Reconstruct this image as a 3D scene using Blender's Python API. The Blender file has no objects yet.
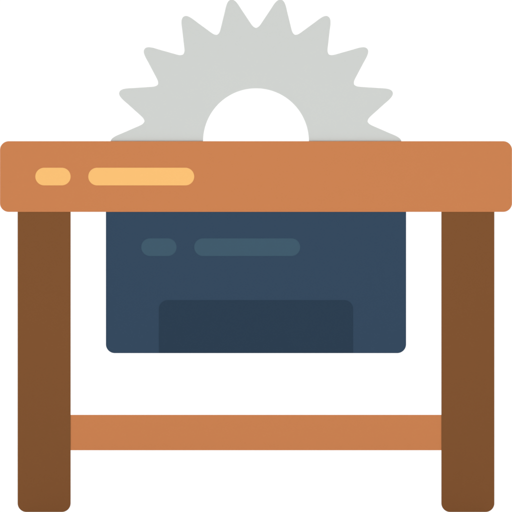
import bpy, bmesh, math
from mathutils import Vector

C = bpy.context.scene
COL = C.collection
PX = 0.0023                 # metres per photograph pixel
U = 512 / 58.0              # the drawing's grid step, in pixels
W = 512 * PX

# ---------------------------------------------------------------- camera
cam = bpy.data.objects.new('camera', bpy.data.cameras.new('camera'))
COL.objects.link(cam)
cam.data.type = 'ORTHO'
cam.data.ortho_scale = W
cam.location = (0, -6, W / 2)
cam.rotation_euler = (math.radians(90), 0, 0)
cam.data.clip_end = 200
C.camera = cam

# ---------------------------------------------------------------- light
w = bpy.data.worlds.new('World')
C.world = w
w.use_nodes = True
bg = w.node_tree.nodes['Background']
bg.inputs['Color'].default_value = (1, 1, 1, 1)
bg.inputs['Strength'].default_value = 1.12
L = bpy.data.lights.new('front_fill', 'AREA')      # added lamp, low in front of the saw, evens out the shading
L.shape = 'SQUARE'
L.size = 0.3
L.energy = 43.5
lo = bpy.data.objects.new('front_fill', L)
lo.location = (0, -3.2, 0.22)
lo.rotation_euler = (math.radians(90), 0, 0)
COL.objects.link(lo)
C.view_settings.view_transform = 'Standard'
C.view_settings.look = 'None'
C.view_settings.exposure = 0
C.view_settings.gamma = 1

LIT = (1.45, 1.45, 1.45)     # light reaching a front face


def lin(h):
    v = [int(h[i:i + 2], 16) / 255 for i in (0, 2, 4)]
    return [c / 12.92 if c <= 0.04045 else ((c + 0.055) / 1.055) ** 2.4 for c in v]


def material(name, hexc, grain=(6, 6, 6), amount=0.006, k=1.0, raw=None):
    m = bpy.data.materials.new(name)
    m.use_nodes = True
    nt = m.node_tree
    b = nt.nodes['Principled BSDF']
    b.inputs['Roughness'].default_value = 1.0
    b.inputs['Specular IOR Level'].default_value = 0.0
    c = raw or [x / l * k for x, l in zip(lin(hexc), LIT)]
    tc = nt.nodes.new('ShaderNodeTexCoord')
    mp = nt.nodes.new('ShaderNodeMapping')
    mp.inputs['Scale'].default_value = grain
    nz = nt.nodes.new('ShaderNodeTexNoise')
    nz.inputs['Scale'].default_value = 1.0
    nz.inputs['Detail'].default_value = 3.0
    mx = nt.nodes.new('ShaderNodeMix')
    mx.data_type = 'RGBA'
    mx.inputs['A'].default_value = [x * (1 - amount) for x in c] + [1]
    mx.inputs['B'].default_value = [min(1, x * (1 + amount)) for x in c] + [1]
    nt.links.new(tc.outputs['Object'], mp.inputs['Vector'])
    nt.links.new(mp.outputs['Vector'], nz.inputs['Vector'])
    nt.links.new(nz.outputs['Fac'], mx.inputs['Factor'])
    nt.links.new(mx.outputs['Result'], b.inputs['Base Color'])
    return m


M = dict(
    wood=material('orange_wood', 'CB8252', (2, 30, 60), k=.955),
    dark=material('dark_wood', '7F5331', (60, 30, 2), k=.975),
    glint_wood=material('wood_highlight', 'FAC176', k=.95),  # highlight on the tabletop, given as a pale colour
    steel=material('pale_steel', 'D1D4D1', k=.935),
    navy=material('navy_paint', '35495E', k=.965),
    deep=material('deep_navy_paint', '2C3E50', k=.97),
    glint_navy=material('navy_highlight', '405A6B', k=.97),  # highlight on the navy housing, given as a lighter colour
    white=material('white_surface', 'FFFFFF', amount=0.0, raw=[.96, .96, .96]),
)


def P(x, y):                # drawing pixel -> (x, z) in metres
    return ((x - 256) * PX, (512 - y) * PX)


def rounded(x0, y0, x1, y1, r=(0, 0, 0, 0), n=14):
    """outline in drawing pixels; r = radii of top-left, top-right, bottom-right, bottom-left"""
    out = []
    for cx, cy, rr, a0 in ((x0, y0, r[0], 180), (x1, y0, r[1], 270), (x1, y1, r[2], 0), (x0, y1, r[3], 90)):
        if rr <= 0:
            out.append((cx, cy))
            continue
        ox = cx + rr if cx == x0 else cx - rr
        oy = cy + rr if cy == y0 else cy - rr
        for i in range(n + 1):
            a = math.radians(a0 + 90 * i / n)
            out.append((ox + rr * math.cos(a), oy + rr * math.sin(a)))
    res = []
    for p in out:
        if not res or math.hypot(p[0] - res[-1][0], p[1] - res[-1][1]) > 1e-4:
            res.append(p)
    if math.hypot(res[0][0] - res[-1][0], res[0][1] - res[-1][1]) < 1e-4:
        res.pop()
    return res


def extrude(bm, outline, y0, y1):
    f = [bm.verts.new((P(*p)[0], y0, P(*p)[1])) for p in outline]
    b = [bm.verts.new((P(*p)[0], y1, P(*p)[1])) for p in outline]
    bm.faces.new(f)
    bm.faces.new(b[::-1])
    n = len(f)
    for i in range(n):
        j = (i + 1) % n
        bm.faces.new((f[j], f[i], b[i], b[j]))


def link(name, bm, mat, parent=None):
    bmesh.ops.recalc_face_normals(bm, faces=bm.faces)
    me = bpy.data.meshes.new(name)
    bm.to_mesh(me)
    bm.free()
    if mat:
        me.materials.append(mat)
    o = bpy.data.objects.new(name, me)
    COL.objects.link(o)
    o.parent = parent
    return o


def slab(name, outline, y0, y1, mat, parent=None):
    bm = bmesh.new()
    extrude(bm, outline, y0, y1)
    return link(name, bm, mat, parent)


def carve(o, outline, y0, y1):
    cut = slab('cutter', outline, y0, y1, None)
    md = o.modifiers.new('cut', 'BOOLEAN')
    md.object = cut
    md.operation = 'DIFFERENCE'
    md.solver = 'EXACT'
    bpy.context.view_layer.update()
    me = bpy.data.meshes.new_from_object(o.evaluated_get(bpy.context.evaluated_depsgraph_get()))
    o.modifiers.clear()
    o.data = me
    bpy.data.objects.remove(cut)


# ---------------------------------------------------------------- setting
def sheet(name, pts):
    bm = bmesh.new()
    bm.faces.new([bm.verts.new(p) for p in pts])
    o = link(name, bm, M['white'])
    o['kind'] = 'structure'
    return o


sheet('floor', [(-12, -12, 0), (12, -12, 0), (12, 4, 0), (-12, 4, 0)])
sheet('backdrop', [(-12, 4, 0), (-12, 4, 7), (12, 4, 7), (12, 4, 0)])

# ---------------------------------------------------------------- the table saw
saw = bpy.data.objects.new('table_saw', None)
saw.empty_display_size = 0.2
saw.location = (0, 0, 0)
COL.objects.link(saw)
saw['label'] = 'wooden table saw with grey toothed blade in its top and navy housing below'
saw['category'] = 'table saw'

DEPTH = 0.56
R = U                                                  # every corner radius is one grid step
top = slab('tabletop', rounded(0, 16 * U, 512, 24 * U, (R, R, R, R)), 0.0, DEPTH, M['wood'], saw)
BY, BT = 0.006, 0.0035                                 # blade plane and thickness
carve(top, rounded(256 - 148.5, 120, 256 + 148.5, 240), BY - 0.0008, BY + BT + 0.0012)

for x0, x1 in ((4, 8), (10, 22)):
    slab('top_glint', rounded(x0 * U, 19 * U, x1 * U, 21 * U, (U,) * 4, 20), -0.0004, 0.004, M['glint_wood'], top)  # drawn glints on the tabletop edge, as thin pale plates

LD = 6 * U * PX
for y0 in (0.001, DEPTH - LD - 0.001):
    for x0 in (2, 50):
        slab('leg', rounded(x0 * U, 24 * U, (x0 + 6) * U, 512, (0, 0, R, R)), y0, y0 + LD, M['dark'], saw)
    slab('stretcher', rounded(8 * U, 47 * U, 50 * U, 51 * U), y0 + 0.001, y0 + 0.06, M['wood'], saw)

H0, H1 = 0.001, 0.34
hous = slab('motor_housing', rounded(12 * U, 24 * U, 46 * U, 40 * U, (0, 0, R, R)), H0, H1, M['navy'], saw)
carve(hous, rounded(12 * U + 1.4, 23 * U, 46 * U - 1.4, 40 * U - 1.4, (0, 0, R - 1, R - 1)), H0 + .003, H1 - .003)
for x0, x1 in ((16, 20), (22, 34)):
    slab('housing_glint', rounded(x0 * U, 27 * U, x1 * U, 29 * U, (U,) * 4, 20), H0 - .0004, H0 + .002, M['glint_navy'], hous)  # drawn glints on the housing front, as thin lighter plates
slab('hatch', rounded(18 * U, 34 * U, 40 * U, 40 * U - .05, (R, R, 0, 0)), H0 - .0004, H0 + .002, M['deep'], hous)


# saw blade: 18 rounded teeth and a wide round bore, centred on the table surface.
# half of one tooth as (distance along the tooth axis, distance beside it), tip to gullet
CX, CY = 256.0, 16 * U
HALF = [(0, 0), (-.4, 1.8), (-1.9, 3.6), (-4.5, 5.3), (-7.2, 6.6), (-12.1, 8.6), (-18.6, 11.4),
        (-25.4, 14.3), (-28.5, 15.65), (-30.7, 16.85), (-32.1, 18.1)]
TIPS = {10: (143.7, 0.0), 30: (144.0, 0.1), 50: (144.6, 0.7), 70: (145.1, 0.6), 90: (145.3, 0.5)}
KEY = []
for k in range(18):
    deg = 10 + 20 * k
    fold = min(deg, 360 - deg)
    tip, lean = TIPS[fold if fold <= 90 else 180 - fold]
    lean *= 1 if deg < 180 else -1
    a = math.radians(deg)
    side = [(d, -l) for d, l in HALF[:0:-1]] + HALF
    pts = []
    for d, l in side:
        w_ = max(0.0, 1 + d / 32)
        pts.append((144.6 + d + (tip - 144.6) * w_, l + lean * w_))
    pts.append((113.3 * math.cos(math.radians(10)), 113.3 * math.sin(math.radians(10))))
    for r, l in pts:
        KEY.append((CX + r * math.sin(a) + l * math.cos(a), CY - r * math.cos(a) + l * math.sin(a)))
out = []
n = len(KEY)
for i in range(n):                       # smooth curve through the key points
    p0, p1, p2, p3 = (KEY[(i + d) % n] for d in (-1, 0, 1, 2))
    for t in (0, .25, .5, .75):
        out.append(tuple(.5 * (2 * q1 + (q2 - q0) * t + (2 * q0 - 5 * q1 + 4 * q2 - q3) * t * t
                               + (3 * q1 - q0 - 3 * q2 + q3) * t ** 3) for q0, q1, q2, q3 in zip(p0, p1, p2, p3)))
N = len(out)
bm = bmesh.new()
rings = []
for y in (BY, BY + BT):
    rings.append([bm.verts.new((P(*p)[0], y, P(*p)[1])) for p in out])
    ins = []
    for p in out:
        a = math.atan2(p[1] - CY, p[0] - CX)
        ins.append(bm.verts.new((P(CX + 6 * U * math.cos(a), 0)[0], y, P(0, CY + 6 * U * math.sin(a))[1])))
    rings.append(ins)
of, inf, ob, inb = rings
for i in range(N):
    j = (i + 1) % N
    bm.faces.new((of[i], of[j], inf[j], inf[i]))
    bm.faces.new((ob[j], ob[i], inb[i], inb[j]))
    bm.faces.new((of[j], of[i], ob[i], ob[j]))
    bm.faces.new((inf[i], inf[j], inb[j], inb[i]))
blade = link('saw_blade', bm, M['steel'], saw)

# hidden clamp that grips the blade below the table and bolts to the housing back
slab('blade_clamp', rounded(216, 226, 296, 262), BY + BT, H1 - 0.003, M['steel'], saw)
